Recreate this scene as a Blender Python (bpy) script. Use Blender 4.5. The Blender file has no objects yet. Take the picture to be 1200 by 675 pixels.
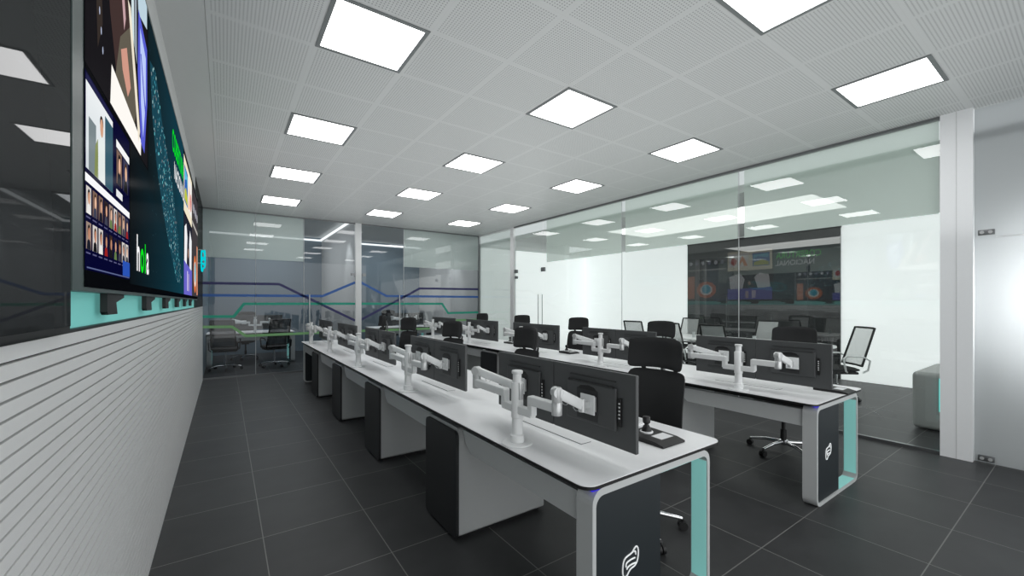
import bpy, bmesh, math, random
from mathutils import Vector, Matrix
R = math.radians
random.seed(7)
scn = bpy.context.scene
col = scn.collection
scn.view_settings.view_transform = 'Standard'
scn.view_settings.look = 'None'
scn.view_settings.exposure = 0.0

# ------------------------------------------------------------------ materials
def lin(c):
    r = []
    for v in c[:3]:
        v = v / 255.0
        r.append(v / 12.92 if v <= 0.04045 else ((v + 0.055) / 1.055) ** 2.4)
    return (r[0], r[1], r[2], 1.0)

def newmat(name):
    m = bpy.data.materials.new(name); m.use_nodes = True
    nt = m.node_tree; nt.nodes.clear()
    out = nt.nodes.new('ShaderNodeOutputMaterial')
    return m, nt, out

def N(nt, t, **kw):
    n = nt.nodes.new(t)
    for k, v in kw.items():
        setattr(n, k, v)
    return n

def pbr(name, rgb, rough=0.5, metal=0.0, spec=0.5, noise=0.0, nscale=40.0, bump=0.0, coat=0.0):
    m, nt, out = newmat(name)
    b = N(nt, 'ShaderNodeBsdfPrincipled')
    b.inputs['Base Color'].default_value = lin(rgb)
    b.inputs['Roughness'].default_value = rough
    b.inputs['Metallic'].default_value = metal
    b.inputs['Specular IOR Level'].default_value = spec
    b.inputs['Coat Weight'].default_value = coat
    if noise > 0 or bump > 0:
        tc = N(nt, 'ShaderNodeTexCoord')
        nz = N(nt, 'ShaderNodeTexNoise'); nz.inputs['Scale'].default_value = nscale
        nt.links.new(tc.outputs['Object'], nz.inputs['Vector'])
        if noise > 0:
            mx = N(nt, 'ShaderNodeMix', data_type='RGBA')
            c = lin(rgb)
            mx.inputs[6].default_value = tuple(x * (1 - noise) for x in c[:3]) + (1,)
            mx.inputs[7].default_value = tuple(min(1, x * (1 + noise)) for x in c[:3]) + (1,)
            nt.links.new(nz.outputs['Fac'], mx.inputs[0])
            nt.links.new(mx.outputs[2], b.inputs['Base Color'])
        if bump > 0:
            bp = N(nt, 'ShaderNodeBump'); bp.inputs['Strength'].default_value = bump
            bp.inputs['Distance'].default_value = 0.002
            nt.links.new(nz.outputs['Fac'], bp.inputs['Height'])
            nt.links.new(bp.outputs['Normal'], b.inputs['Normal'])
    nt.links.new(b.outputs[0], out.inputs[0])
    return m

def emis(name, rgb, strength):
    m, nt, out = newmat(name)
    e = N(nt, 'ShaderNodeEmission')
    e.inputs['Color'].default_value = lin(rgb); e.inputs['Strength'].default_value = strength
    nt.links.new(e.outputs[0], out.inputs[0])
    return m

def glow(name, rgb, strength, rough=0.5):
    """painted surface that also gives off light"""
    m, nt, out = newmat(name)
    b = N(nt, 'ShaderNodeBsdfPrincipled')
    b.inputs['Base Color'].default_value = lin(rgb); b.inputs['Roughness'].default_value = rough
    b.inputs['Emission Color'].default_value = lin(rgb); b.inputs['Emission Strength'].default_value = strength
    nt.links.new(b.outputs[0], out.inputs[0])
    return m

def glass(name, tint=(255, 255, 255), ior=1.45, boost=1.0, f1=0.5):
    """thin architectural pane: clear, with mirror reflections by Fresnel"""
    m, nt, out = newmat(name)
    tr = N(nt, 'ShaderNodeBsdfTransparent'); tr.inputs[0].default_value = lin(tint)
    gl = N(nt, 'ShaderNodeBsdfGlossy'); gl.inputs['Roughness'].default_value = 0.0
    gl.inputs['Color'].default_value = (1, 1, 1, 1)
    f0 = ((ior - 1) / (ior + 1)) ** 2 * 2 * boost
    schlick(nt, out, tr, gl, f0, f1)
    return m

def schlick(nt, out, under, gloss, f0, f1=0.5):
    """mirror share f0 face on, rising towards f1 at grazing angles, the same from both sides"""
    lw = N(nt, 'ShaderNodeLayerWeight'); lw.inputs['Blend'].default_value = 0.5
    pw = N(nt, 'ShaderNodeMath', operation='POWER'); pw.inputs[1].default_value = 5
    ma = N(nt, 'ShaderNodeMath', operation='MULTIPLY_ADD', use_clamp=True); ma.inputs[1].default_value = f1 - f0; ma.inputs[2].default_value = f0
    mx = N(nt, 'ShaderNodeMixShader')
    nt.links.new(lw.outputs['Facing'], pw.inputs[0]); nt.links.new(pw.outputs[0], ma.inputs[0])
    nt.links.new(ma.outputs[0], mx.inputs[0])
    nt.links.new(under.outputs[0], mx.inputs[1]); nt.links.new(gloss.outputs[0], mx.inputs[2])
    nt.links.new(mx.outputs[0], out.inputs[0])

def gloss_panel(name, rgb, f0, f1):
    m, nt, out = newmat(name)
    d = N(nt, 'ShaderNodeBsdfDiffuse'); d.inputs[0].default_value = lin(rgb)
    g = N(nt, 'ShaderNodeBsdfGlossy'); g.inputs['Roughness'].default_value = 0.02; g.inputs['Color'].default_value = (1, 1, 1, 1)
    schlick(nt, out, d, g, f0, f1)
    return m

def film(name, rgb, opacity, trans=0.5):
    """frosted film: part clear, part milky"""
    m, nt, out = newmat(name)
    tr = N(nt, 'ShaderNodeBsdfTransparent')
    df = N(nt, 'ShaderNodeBsdfDiffuse'); df.inputs[0].default_value = lin(rgb)
    tl = N(nt, 'ShaderNodeBsdfTranslucent'); tl.inputs[0].default_value = lin(rgb)
    a = N(nt, 'ShaderNodeMixShader'); a.inputs[0].default_value = trans
    nt.links.new(df.outputs[0], a.inputs[1]); nt.links.new(tl.outputs[0], a.inputs[2])
    mx = N(nt, 'ShaderNodeMixShader'); mx.inputs[0].default_value = opacity
    nt.links.new(tr.outputs[0], mx.inputs[1]); nt.links.new(a.outputs[0], mx.inputs[2])
    nt.links.new(mx.outputs[0], out.inputs[0])
    return m

def grid_mask(nt, vec, pitch, ox, oy, half):
    """1 on grid lines of the given pitch (world x, y), 0 elsewhere; also returns local coords"""
    sep = N(nt, 'ShaderNodeSeparateXYZ'); nt.links.new(vec, sep.inputs[0])
    res = []; loc = []
    for k, o in ((0, ox), (1, oy)):
        s = N(nt, 'ShaderNodeMath', operation='SUBTRACT'); s.inputs[1].default_value = o - 600 * pitch
        nt.links.new(sep.outputs[k], s.inputs[0])
        md = N(nt, 'ShaderNodeMath', operation='MODULO'); md.inputs[1].default_value = pitch
        nt.links.new(s.outputs[0], md.inputs[0])
        pp = N(nt, 'ShaderNodeMath', operation='PINGPONG'); pp.inputs[1].default_value = pitch / 2
        nt.links.new(md.outputs[0], pp.inputs[0])
        lt = N(nt, 'ShaderNodeMath', operation='LESS_THAN'); lt.inputs[1].default_value = half
        nt.links.new(pp.outputs[0], lt.inputs[0])
        res.append(lt.outputs[0]); loc.append(pp.outputs[0])
    mx = N(nt, 'ShaderNodeMath', operation='MAXIMUM')
    nt.links.new(res[0], mx.inputs[0]); nt.links.new(res[1], mx.inputs[1])
    return mx.outputs[0], loc

def floor_mat():
    m, nt, out = newmat('floor_tile')
    tc = N(nt, 'ShaderNodeTexCoord')
    line, _ = grid_mask(nt, tc.outputs['Object'], 0.6, 0.195, 0.556, 0.0028)
    # a tone of its own for each tile, and a faint cloudy grain
    sn = N(nt, 'ShaderNodeVectorMath', operation='SUBTRACT'); sn.inputs[1].default_value = (0.195, 0.556, 0)
    nt.links.new(tc.outputs['Object'], sn.inputs[0])
    dv = N(nt, 'ShaderNodeVectorMath', operation='SCALE'); dv.inputs[3].default_value = 1 / 0.6
    nt.links.new(sn.outputs[0], dv.inputs[0])
    fl = N(nt, 'ShaderNodeVectorMath', operation='FLOOR'); nt.links.new(dv.outputs[0], fl.inputs[0])
    wn = N(nt, 'ShaderNodeTexWhiteNoise'); nt.links.new(fl.outputs[0], wn.inputs['Vector'])
    nz = N(nt, 'ShaderNodeTexNoise'); nz.inputs['Scale'].default_value = 3.5; nz.inputs['Detail'].default_value = 7
    nt.links.new(tc.outputs['Object'], nz.inputs['Vector'])
    ad = N(nt, 'ShaderNodeMath', operation='MULTIPLY_ADD'); ad.inputs[1].default_value = 0.35
    nt.links.new(wn.outputs['Value'], ad.inputs[0]); nt.links.new(nz.outputs['Fac'], ad.inputs[2])
    rm = N(nt, 'ShaderNodeMapRange'); rm.inputs[1].default_value = 0.2; rm.inputs[2].default_value = 1.1
    nt.links.new(ad.outputs[0], rm.inputs[0])
    c = N(nt, 'ShaderNodeMix', data_type='RGBA')
    c.inputs[6].default_value = lin((50, 51, 52)); c.inputs[7].default_value = lin((66, 67, 68))
    nt.links.new(rm.outputs[0], c.inputs[0])
    c2 = N(nt, 'ShaderNodeMix', data_type='RGBA'); c2.inputs[7].default_value = lin((118, 118, 116))
    nt.links.new(line, c2.inputs[0]); nt.links.new(c.outputs[2], c2.inputs[6])
    b = N(nt, 'ShaderNodeBsdfPrincipled'); b.inputs['Roughness'].default_value = 0.42
    b.inputs['Specular IOR Level'].default_value = 0.25
    nt.links.new(c2.outputs[2], b.inputs['Base Color'])
    bp = N(nt, 'ShaderNodeBump'); bp.inputs['Strength'].default_value = 0.15; bp.inputs['Distance'].default_value = 0.002
    bp.invert = True
    nt.links.new(line, bp.inputs['Height']); nt.links.new(bp.outputs[0], b.inputs['Normal'])
    nt.links.new(b.outputs[0], out.inputs[0])
    return m

def ceiling_mat():
    m, nt, out = newmat('perforated_ceiling')
    tc = N(nt, 'ShaderNodeTexCoord')
    line, loc = grid_mask(nt, tc.outputs['Object'], 0.6, 0.505, 0.70, 0.0022)
    # round holes on a 20 mm raster, kept off a plain border round each panel
    p = 0.02
    sep = N(nt, 'ShaderNodeSeparateXYZ'); nt.links.new(tc.outputs['Object'], sep.inputs[0])
    sq = []
    for k, o in ((0, 0.505), (1, 0.70)):
        s = N(nt, 'ShaderNodeMath', operation='SUBTRACT'); s.inputs[1].default_value = o - 12.0
        nt.links.new(sep.outputs[k], s.inputs[0])
        md = N(nt, 'ShaderNodeMath', operation='MODULO'); md.inputs[1].default_value = p
        nt.links.new(s.outputs[0], md.inputs[0])
        h = N(nt, 'ShaderNodeMath', operation='SUBTRACT'); h.inputs[1].default_value = p / 2
        nt.links.new(md.outputs[0], h.inputs[0])
        w = N(nt, 'ShaderNodeMath', operation='POWER'); w.inputs[1].default_value = 2
        nt.links.new(h.outputs[0], w.inputs[0]); sq.append(w.outputs[0])
    a = N(nt, 'ShaderNodeMath', operation='ADD'); nt.links.new(sq[0], a.inputs[0]); nt.links.new(sq[1], a.inputs[1])
    hole = N(nt, 'ShaderNodeMath', operation='LESS_THAN'); hole.inputs[1].default_value = 0.0045 ** 2
    nt.links.new(a.outputs[0], hole.inputs[0])
    mn = N(nt, 'ShaderNodeMath', operation='MINIMUM'); nt.links.new(loc[0], mn.inputs[0]); nt.links.new(loc[1], mn.inputs[1])
    inside = N(nt, 'ShaderNodeMath', operation='GREATER_THAN'); inside.inputs[1].default_value = 0.016
    nt.links.new(mn.outputs[0], inside.inputs[0])
    hm = N(nt, 'ShaderNodeMath', operation='MULTIPLY'); nt.links.new(hole.outputs[0], hm.inputs[0]); nt.links.new(inside.outputs[0], hm.inputs[1])
    c = N(nt, 'ShaderNodeMix', data_type='RGBA'); c.inputs[6].default_value = lin((202, 205, 204)); c.inputs[7].default_value = lin((140, 144, 144))
    nt.links.new(hm.outputs[0], c.inputs[0])
    c2 = N(nt, 'ShaderNodeMix', data_type='RGBA'); c2.inputs[7].default_value = lin((200, 202, 201))
    nt.links.new(line, c2.inputs[0]); nt.links.new(c.outputs[2], c2.inputs[6])
    b = N(nt, 'ShaderNodeBsdfPrincipled'); b.inputs['Roughness'].default_value = 0.38; b.inputs['Specular IOR Level'].default_value = 0.4
    nt.links.new(c2.outputs[2], b.inputs['Base Color']); nt.links.new(b.outputs[0], out.inputs[0])
    return m

def picture_mat():
    """lit screen: the colour attribute painted on the mesh glows"""
    m, nt, out = newmat('screen_picture')
    at = N(nt, 'ShaderNodeVertexColor'); at.layer_name = 'Col'
    e = N(nt, 'ShaderNodeEmission'); e.inputs['Strength'].default_value = 1.05
    g = N(nt, 'ShaderNodeBsdfGlossy'); g.inputs['Roughness'].default_value = 0.15
    mx = N(nt, 'ShaderNodeMixShader'); mx.inputs[0].default_value = 0.012
    nt.links.new(at.outputs['Color'], e.inputs['Color'])
    nt.links.new(e.outputs[0], mx.inputs[1]); nt.links.new(g.outputs[0], mx.inputs[2])
    nt.links.new(mx.outputs[0], out.inputs[0])
    return m

def mesh_fabric(name, rgb, opacity):
    m, nt, out = newmat(name)
    tr = N(nt, 'ShaderNodeBsdfTransparent')
    b = N(nt, 'ShaderNodeBsdfPrincipled'); b.inputs['Base Color'].default_value = lin(rgb); b.inputs['Roughness'].default_value = 0.8
    tc = N(nt, 'ShaderNodeTexCoord')
    ck = N(nt, 'ShaderNodeTexChecker'); ck.inputs['Scale'].default_value = 260
    nt.links.new(tc.outputs['Object'], ck.inputs['Vector'])
    ad = N(nt, 'ShaderNodeMath', operation='MULTIPLY_ADD', use_clamp=True); ad.inputs[1].default_value = 0.4; ad.inputs[2].default_value = opacity - 0.2
    nt.links.new(ck.outputs['Fac'], ad.inputs[0])
    mx = N(nt, 'ShaderNodeMixShader')
    nt.links.new(ad.outputs[0], mx.inputs[0]); nt.links.new(tr.outputs[0], mx.inputs[1]); nt.links.new(b.outputs[0], mx.inputs[2])
    nt.links.new(mx.outputs[0], out.inputs[0])
    return m

M = dict(
    floor=floor_mat(), ceiling=ceiling_mat(), picture=picture_mat(),
    plain_ceiling=pbr('plain_ceiling', (196, 199, 198), 0.6, noise=0.02),
    side_ceiling=pbr('side_ceiling', (205, 208, 206), 0.6, noise=0.02),
    wall=pbr('wall_paint', (196, 198, 197), 0.6, noise=0.02),
    white_wall_glow=glow('white_wall_glow', (238, 241, 241), 0.66),  # wall is no lamp; its glow stands in for side-room lighting
    blue_wall=pbr('blue_grey_wall', (108, 124, 135), 0.6, noise=0.03, nscale=3),
    grey_wall=pbr('grey_partition', (178, 180, 180), 0.6, noise=0.02, nscale=3),
    slat=pbr('slat_grey', (226, 227, 227), 0.38, noise=0.015),
    black=pbr('black', (12, 12, 13), 0.5),
    dark_gap=pbr('dark_gap', (9, 9, 10), 0.8),
    gloss=gloss_panel('gloss_black', (46, 48, 49), 0.05, 0.16),
    screen_rim=pbr('screen_rim', (64, 78, 76), 0.4),
    top=pbr('white_laminate', (242, 243, 244), 0.35, noise=0.01),
    desk_grey=pbr('desk_grey', (188, 191, 191), 0.45, noise=0.015),
    cab_grey=pbr('cabinet_grey', (176, 179, 179), 0.5, noise=0.015),
    cab_front=pbr('cabinet_front', (36, 38, 40), 0.45, noise=0.04),
    navy=pbr('navy_panel', (28, 36, 40), 0.45, noise=0.03),
    white_mark=glow('white_mark', (225, 228, 228), 0.35),
    teal_light=glow('teal_light', (134, 196, 191), 0.4),
    teal_strip=glow('teal_strip', (112, 190, 184), 0.4),
    teal_line=emis('teal_line', (90, 225, 218), 1.2),
    cyan_sign=emis('cyan_sign', (0, 205, 215), 1.0),
    blue_led=emis('blue_led', (60, 50, 235), 0.8),
    monitor=pbr('monitor_plastic', (72, 74, 75), 0.5, noise=0.02, bump=0.05, nscale=400),
    monitor_dark=pbr('monitor_dark', (44, 45, 46), 0.55),
    monitor_screen=pbr('monitor_screen', (10, 11, 13), 0.12),
    silver=pbr('silver_paint', (234, 236, 236), 0.35, metal=0.0, noise=0.01),
    steel=pbr('brushed_steel', (208, 210, 210), 0.3, metal=0.45),
    chrome=pbr('chrome', (225, 226, 228), 0.08, metal=1.0),
    fabric=pbr('black_fabric', (33, 34, 35), 0.85, noise=0.12, nscale=300, bump=0.2),
    plastic=pbr('black_plastic', (22, 22, 23), 0.5),
    spine=pbr('chair_spine', (122, 124, 125), 0.35, metal=0.4),
    lens=emis('light_diffuser', (255, 255, 255), 7.2),
    side_lens=emis('soft_panel', (255, 255, 253), 3.0),
    cove=emis('cove_light', (248, 250, 250), 1.8),
    fixture=pbr('fixture_frame', (112, 118, 118), 0.45),
    glass=glass('clear_glass', (243, 248, 246), 1.5),
    back_glass=glass('grey_glass', (210, 215, 218), 1.5, 0.6, 0.22),
    frosted=film('frosted_film', (224, 233, 227), 0.8, 0.5),
    frosted_back=film('frosted_film_back', (236, 245, 236), 0.8, 0.45),
    frosted_full=film('frosted_film_full', (214, 222, 219), 0.62, 0.5),
    frosted_white=film('frosted_white', (214, 217, 218), 0.95, 0.72),
    white_metal=pbr('white_metal', (226, 228, 228), 0.4),
    column=pbr('column_white', (238, 240, 241), 0.45, noise=0.01),
    metal_grey=pbr('fitting_grey', (128, 130, 131), 0.3, metal=0.8),
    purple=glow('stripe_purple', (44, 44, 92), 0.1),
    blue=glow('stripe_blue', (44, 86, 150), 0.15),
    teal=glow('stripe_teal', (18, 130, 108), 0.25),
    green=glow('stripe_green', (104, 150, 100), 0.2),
    tv=gloss_panel('dark_tv_glass', (58, 60, 61), 0.13, 0.3),
    mesh_white=mesh_fabric('white_mesh', (205, 208, 208), 0.62),
    mesh_dark=mesh_fabric('dark_mesh', (46, 48, 50), 0.85),
    paper=pbr('white_key', (232, 233, 234), 0.5),
    bench=pbr('bench_grey', (168, 170, 168), 0.5, noise=0.02),
)

# ------------------------------------------------------------------ mesh builder
class MB:
    def __init__(s):
        s.v = []; s.f = []; s.mi = []; s.mats = []; s.sm = []
    def _m(s, m):
        if m not in s.mats: s.mats.append(m)
        return s.mats.index(m)
    def add(s, verts, faces, m, smooth=False):
        o = len(s.v); k = s._m(m)
        s.v += [tuple(v) for v in verts]
        for f in faces:
            s.f.append(tuple(o + i for i in f)); s.mi.append(k); s.sm.append(smooth)
        return s
    def box(s, lo, hi, m, bevel=0.0, seg=2):
        bm = bmesh.new()
        bmesh.ops.create_cube(bm, size=1)
        c = [(a + b) / 2 for a, b in zip(lo, hi)]; d = [abs(b - a) for a, b in zip(lo, hi)]
        for v in bm.verts:
            v.co = Vector((c[0] + v.co.x * d[0], c[1] + v.co.y * d[1], c[2] + v.co.z * d[2]))
        if bevel > 0:
            bmesh.ops.bevel(bm, geom=bm.edges[:], offset=min(bevel, min(d) * 0.45), segments=seg, affect='EDGES', profile=0.5)
        bm.verts.index_update()
        s.add([v.co[:] for v in bm.verts], [[v.index for v in f.verts] for f in bm.faces], m)
        bm.free(); return s
    def quad(s, a, b, c, d, m):
        return s.add([a, b, c, d], [(0, 1, 2, 3)], m)
    def beam(s, p, q, w, h, m, bevel=0.004):
        """square bar from p to q, h is its size along z-ish"""
        p = Vector(p); q = Vector(q); d = (q - p); L = d.length; d.normalize()
        up = Vector((0, 0, 1)) if abs(d.z) < 0.95 else Vector((1, 0, 0))
        sx = d.cross(up).normalized(); sz = sx.cross(d).normalized()
        bm = bmesh.new(); bmesh.ops.create_cube(bm, size=1)
        for v in bm.verts:
            v.co = Vector((v.co.x * w, v.co.y * L, v.co.z * h))
        if bevel > 0: bmesh.ops.bevel(bm, geom=bm.edges[:], offset=bevel, segments=2, affect='EDGES', profile=0.5)
        mid = (p + q) / 2
        bm.verts.index_update()
        s.add([(mid + sx * v.co.x + d * v.co.y + sz * v.co.z)[:] for v in bm.verts], [[v.index for v in f.verts] for f in bm.faces], m)
        bm.free(); return s
    def tube(s, pts, rad, m, n=12, cap=True):
        pts = [Vector(p) for p in pts]
        rs = rad if isinstance(rad, (list, tuple)) else [rad] * len(pts)
        vs = []; fs = []
        prev = None
        for i, p in enumerate(pts):
            if i == 0: d = pts[1] - p
            elif i == len(pts) - 1: d = p - pts[i - 1]
            else: d = (pts[i + 1] - pts[i - 1])
            d.normalize()
            if prev is None:
                a = d.orthogonal().normalized()
            else:
                a = (prev - d * prev.dot(d))
                a = a.normalized() if a.length > 1e-6 else d.orthogonal().normalized()
            prev = a; b = d.cross(a)
            for k in range(n):
                t = 2 * math.pi * k / n
                vs.append(p + (a * math.cos(t) + b * math.sin(t)) * rs[i])
        for i in range(len(pts) - 1):
            for k in range(n):
                k2 = (k + 1) % n
                fs.append((i * n + k, i * n + k2, (i + 1) * n + k2, (i + 1) * n + k))
        if cap:
            fs.append(tuple(reversed(range(n)))); fs.append(tuple((len(pts) - 1) * n + k for k in range(n)))
        return s.add(vs, fs, m, True)
    def lathe(s, prof, m, c=(0, 0), n=24):
        """profile of (radius, z) turned about the vertical through c"""
        vs = []; fs = []
        for r, z in prof:
            for k in range(n):
                t = 2 * math.pi * k / n
                vs.append((c[0] + r * math.cos(t), c[1] + r * math.sin(t), z))
        for i in range(len(prof) - 1):
            for k in range(n):
                k2 = (k + 1) % n
                fs.append((i * n + k, i * n + k2, (i + 1) * n + k2, (i + 1) * n + k))
        fs.append(tuple(reversed(range(n)))); fs.append(tuple((len(prof) - 1) * n + k for k in range(n)))
        return s.add(vs, fs, m, True)
    def prism(s, outline, axis, a, b, m, side=None):
        """outline of 2-D points extruded along axis ('x','y','z') from a to b"""
        def P(p, t):
            return {'x': (t, p[0], p[1]), 'y': (p[0], t, p[1]), 'z': (p[0], p[1], t)}[axis]
        n = len(outline)
        vs = [P(p, a) for p in outline] + [P(p, b) for p in outline]
        s.add(vs, [tuple(range(n)), tuple(reversed(range(n, 2 * n)))], m)
        s.add(vs, [(i, (i + 1) % n, n + (i + 1) % n, n + i) for i in range(n)], side or m)
        return s
    def ring(s, outer, inner, axis, a, b, m):
        """frame between two outlines with the same number of points"""
        def P(p, t):
            return {'x': (t, p[0], p[1]), 'y': (p[0], t, p[1]), 'z': (p[0], p[1], t)}[axis]
        n = len(outer)
        vs = [P(p, a) for p in outer] + [P(p, a) for p in inner] + [P(p, b) for p in outer] + [P(p, b) for p in inner]
        fs = []
        for i in range(n):
            j = (i + 1) % n
            fs += [(i, j, n + j, n + i), (2 * n + j, 2 * n + i, 3 * n + i, 3 * n + j), (j, i, 2 * n + i, 2 * n + j), (n + i, n + j, 3 * n + j, 3 * n + i)]
        return s.add(vs, fs, m)
    def pad(s, w, h, th, m, fn, nu=14, nv=12, pw=4.0):
        """cushion: squircle outline w x h in (y, z), th thick along x; fn(y, z) -> x of the mid surface, (y, z)"""
        front = []; back = []
        for j in range(nv + 1):
            for i in range(nu + 1):
                a = -1 + 2 * i / nu; b = -1 + 2 * j / nv
                L = (abs(a) ** pw + abs(b) ** pw) ** (1 / pw) if (a or b) else 1
                k = max(abs(a), abs(b)) / L if L else 1
                y = a * k * w / 2; z = b * k * h / 2
                e = max(abs(a), abs(b))
                t = th / 2 * (1 - 0.75 * max(0, (e - 0.7) / 0.3) ** 2)
                x, yy, zz = fn(y, z)
                front.append((x - t, yy, zz)); back.append((x + t, yy, zz))
        n = (nu + 1) * (nv + 1); fs = []
        I = lambda i, j: j * (nu + 1) + i
        for j in range(nv):
            for i in range(nu):
                fs.append((I(i, j), I(i, j + 1), I(i + 1, j + 1), I(i + 1, j)))
                fs.append((n + I(i, j), n + I(i + 1, j), n + I(i + 1, j + 1), n + I(i, j + 1)))
        rim = [I(i, 0) for i in range(nu)] + [I(nu, j) for j in range(nv)] + [I(i, nv) for i in range(nu, 0, -1)] + [I(0, j) for j in range(nv, 0, -1)]
        for k in range(len(rim)):
            a, b = rim[k], rim[(k + 1) % len(rim)]
            fs.append((a, b, n + b, n + a))
        return s.add(front + back, fs, m, True)
    def build(s, name, parent=None, loc=None):
        me = bpy.data.meshes.new(name)
        me.from_pydata(s.v, [], s.f)
        for m in s.mats: me.materials.append(m)
        for i, p in enumerate(me.polygons):
            p.material_index = s.mi[i]; p.use_smooth = s.sm[i]
        if any(s.sm): me.set_sharp_from_angle(angle=R(38))
        me.update()
        o = bpy.data.objects.new(name, me); col.objects.link(o)
        if parent is not None: o.parent = parent
        if loc: o.location = loc
        return o

def rrect(x0, y0, x1, y1, r, n=6):
    pts = []
    for cx, cy, a0 in ((x1 - r, y1 - r, 0), (x0 + r, y1 - r, 90), (x0 + r, y0 + r, 180), (x1 - r, y0 + r, 270)):
        for k in range(n + 1):
            a = R(a0 + 90 * k / n)
            pts.append((cx + r * math.cos(a), cy + r * math.sin(a)))
    return pts

def empty(name, loc=(0, 0, 0), rz=0):
    o = bpy.data.objects.new(name, None); col.objects.link(o)
    o.location = loc; o.rotation_euler = (0, 0, rz); o.empty_display_size = 0.1
    return o

def tag(o, label=None, cat=None, group=None, kind=None):
    if label: o['label'] = label
    if cat: o['category'] = cat
    if group: o['group'] = group
    if kind: o['kind'] = kind
    return o

def copy_tree(o, parent=None):
    c = o.copy(); col.objects.link(c)
    if parent is not None: c.parent = parent
    for ch in list(o.children): copy_tree(ch, c)
    return c

def structure(o):
    o['kind'] = 'structure'; return o

ORD = ['first', 'second', 'third', 'fourth', 'fifth']

# ------------------------------------------------------------------ room shell
WX = -0.33          # face of the video wall side
GX = 5.588          # glass wall on the other side
BY = 9.554          # glass wall across the back
CZ = 3.206          # ceiling
SX = 9.5            # far wall of the side room
RY = 13.7           # far wall of the back rooms
Y0 = -1.2

structure(MB().box((-0.6, Y0, -0.1), (SX + 0.1, RY + 0.1, 0), M['floor']).build('floor'))
structure(MB().box((-0.095, Y0, CZ), (GX + 0.03, BY + 0.05, CZ + 0.1), M['ceiling']).build('ceiling'))
structure(MB().box((-0.6, Y0, CZ), (-0.097, BY + 0.05, CZ + 0.1), M['plain_ceiling']).build('ceiling_border'))
structure(MB().box((GX + 0.04, Y0, 2.9), (SX + 0.1, BY + 0.02, 3.0), M['side_ceiling']).build('ceiling_side'))
structure(MB().box((-0.6, BY + 0.06, 3.4), (GX + 0.03, RY + 0.1, 3.5), M['plain_ceiling']).build('ceiling_back'))

# wall behind and above the video wall, then its lower slatted face
w = MB()
w.box((-0.6, 1.45, 1.374), (-0.36, 7.30, 2.93), M['wall'])
w.box((-0.6, 1.465, 2.93), (WX - 0.005, 7.30, CZ), M['wall'])
w.build('wall_left')['kind'] = 'structure'
wl = bpy.data.objects['wall_left']
MB().box((-0.36, 1.466, 1.374), (-0.352, 7.30, 1.60), M['teal_strip']).build('teal_light_band', wl)  # teal LED wash on the wall, put into a glowing strip
structure(MB().box((-0.6, 7.30, 1.374), (WX, BY, CZ), M['gloss']).build('wall_left_far'))
sl = MB()
sl.box((-0.6, Y0, 0), (WX - 0.012, BY - 0.01, 1.366), M['dark_gap'])
pitch = 0.0352
n = int(1.36 / pitch) + 1
for i in range(n):
    z1 = 1.366 - i * pitch; z0 = max(0.0, z1 - pitch + 0.0055)
    if z1 > 0.01: sl.box((WX - 0.03, Y0, z0), (WX, BY - 0.008, z1), M['slat'])
structure(sl.build('wall_left_slats'))
structure(MB().box((-0.6, Y0, 1.366), (WX - 0.002, BY - 0.01, 1.374), M['black']).build('trim_1'))
bg = empty('black_glass_panel', (WX + 0.018, 0, 1.376))
tag(bg, 'glossy black glass panel above the slatted wall, before the video wall', 'wall panel')
MB().box((-0.016, Y0, 0.012), (0.0, 1.462, CZ - 1.376), M['gloss']).build('glass_face', bg)
MB().box((-0.06, Y0, 0.0), (-0.001, 1.462, 0.012), M['black']).build('bottom_rail', bg)

# side room and back rooms
structure(MB().box((SX, Y0, 0), (SX + 0.1, BY, 2.9), M['white_wall_glow']).build('wall_right'))
structure(MB().box((GX + 0.1, BY - 0.02, 0), (SX + 0.1, BY + 0.08, 2.9), M['white_wall_glow']).build('wall_side_end'))
structure(MB().box((-0.6, RY, 0), (GX + 0.1, RY + 0.1, 3.4), M['blue_wall']).build('wall_back'))
structure(MB().box((-0.6, BY + 0.03, 0), (-0.34, RY, 3.4), M['blue_wall']).build('wall_back_left'))
structure(MB().box((GX, BY + 0.09, 0), (GX + 0.1, RY, 3.4), M['grey_wall']).build('wall_back_right'))
structure(MB().box((2.44, BY + 0.07, 0), (2.50, RY, 3.4), M['grey_wall']).build('partition'))
for nm, lo, hi in (('trim_2', (-0.34, RY - 0.05, 3.30), (2.44, RY - 0.005, 3.345)),
                   ('trim_3', (2.39, BY + 0.1, 3.31), (2.435, RY - 0.06, 3.35)),
                   ('trim_4', (2.50, RY - 0.05, 3.30), (GX, RY - 0.005, 3.345))):
    structure(MB().box(lo, hi, M['cove']).build(nm))

# ------------------------------------------------------------------ glass walls
def pane_y(parent, x0, x1, z0, z1, mat, name='pane', y=BY):
    return MB().quad((x0, y, z0), (x1, y, z0), (x1, y, z1), (x0, y, z1), mat).build(name, parent)
def pane_x(parent, y0, y1, z0, z1, mat, name='pane', x=GX):
    return MB().quad((x, y0, z0), (x, y1, z0), (x, y1, z1), (x, y0, z1), mat).build(name, parent)

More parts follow.
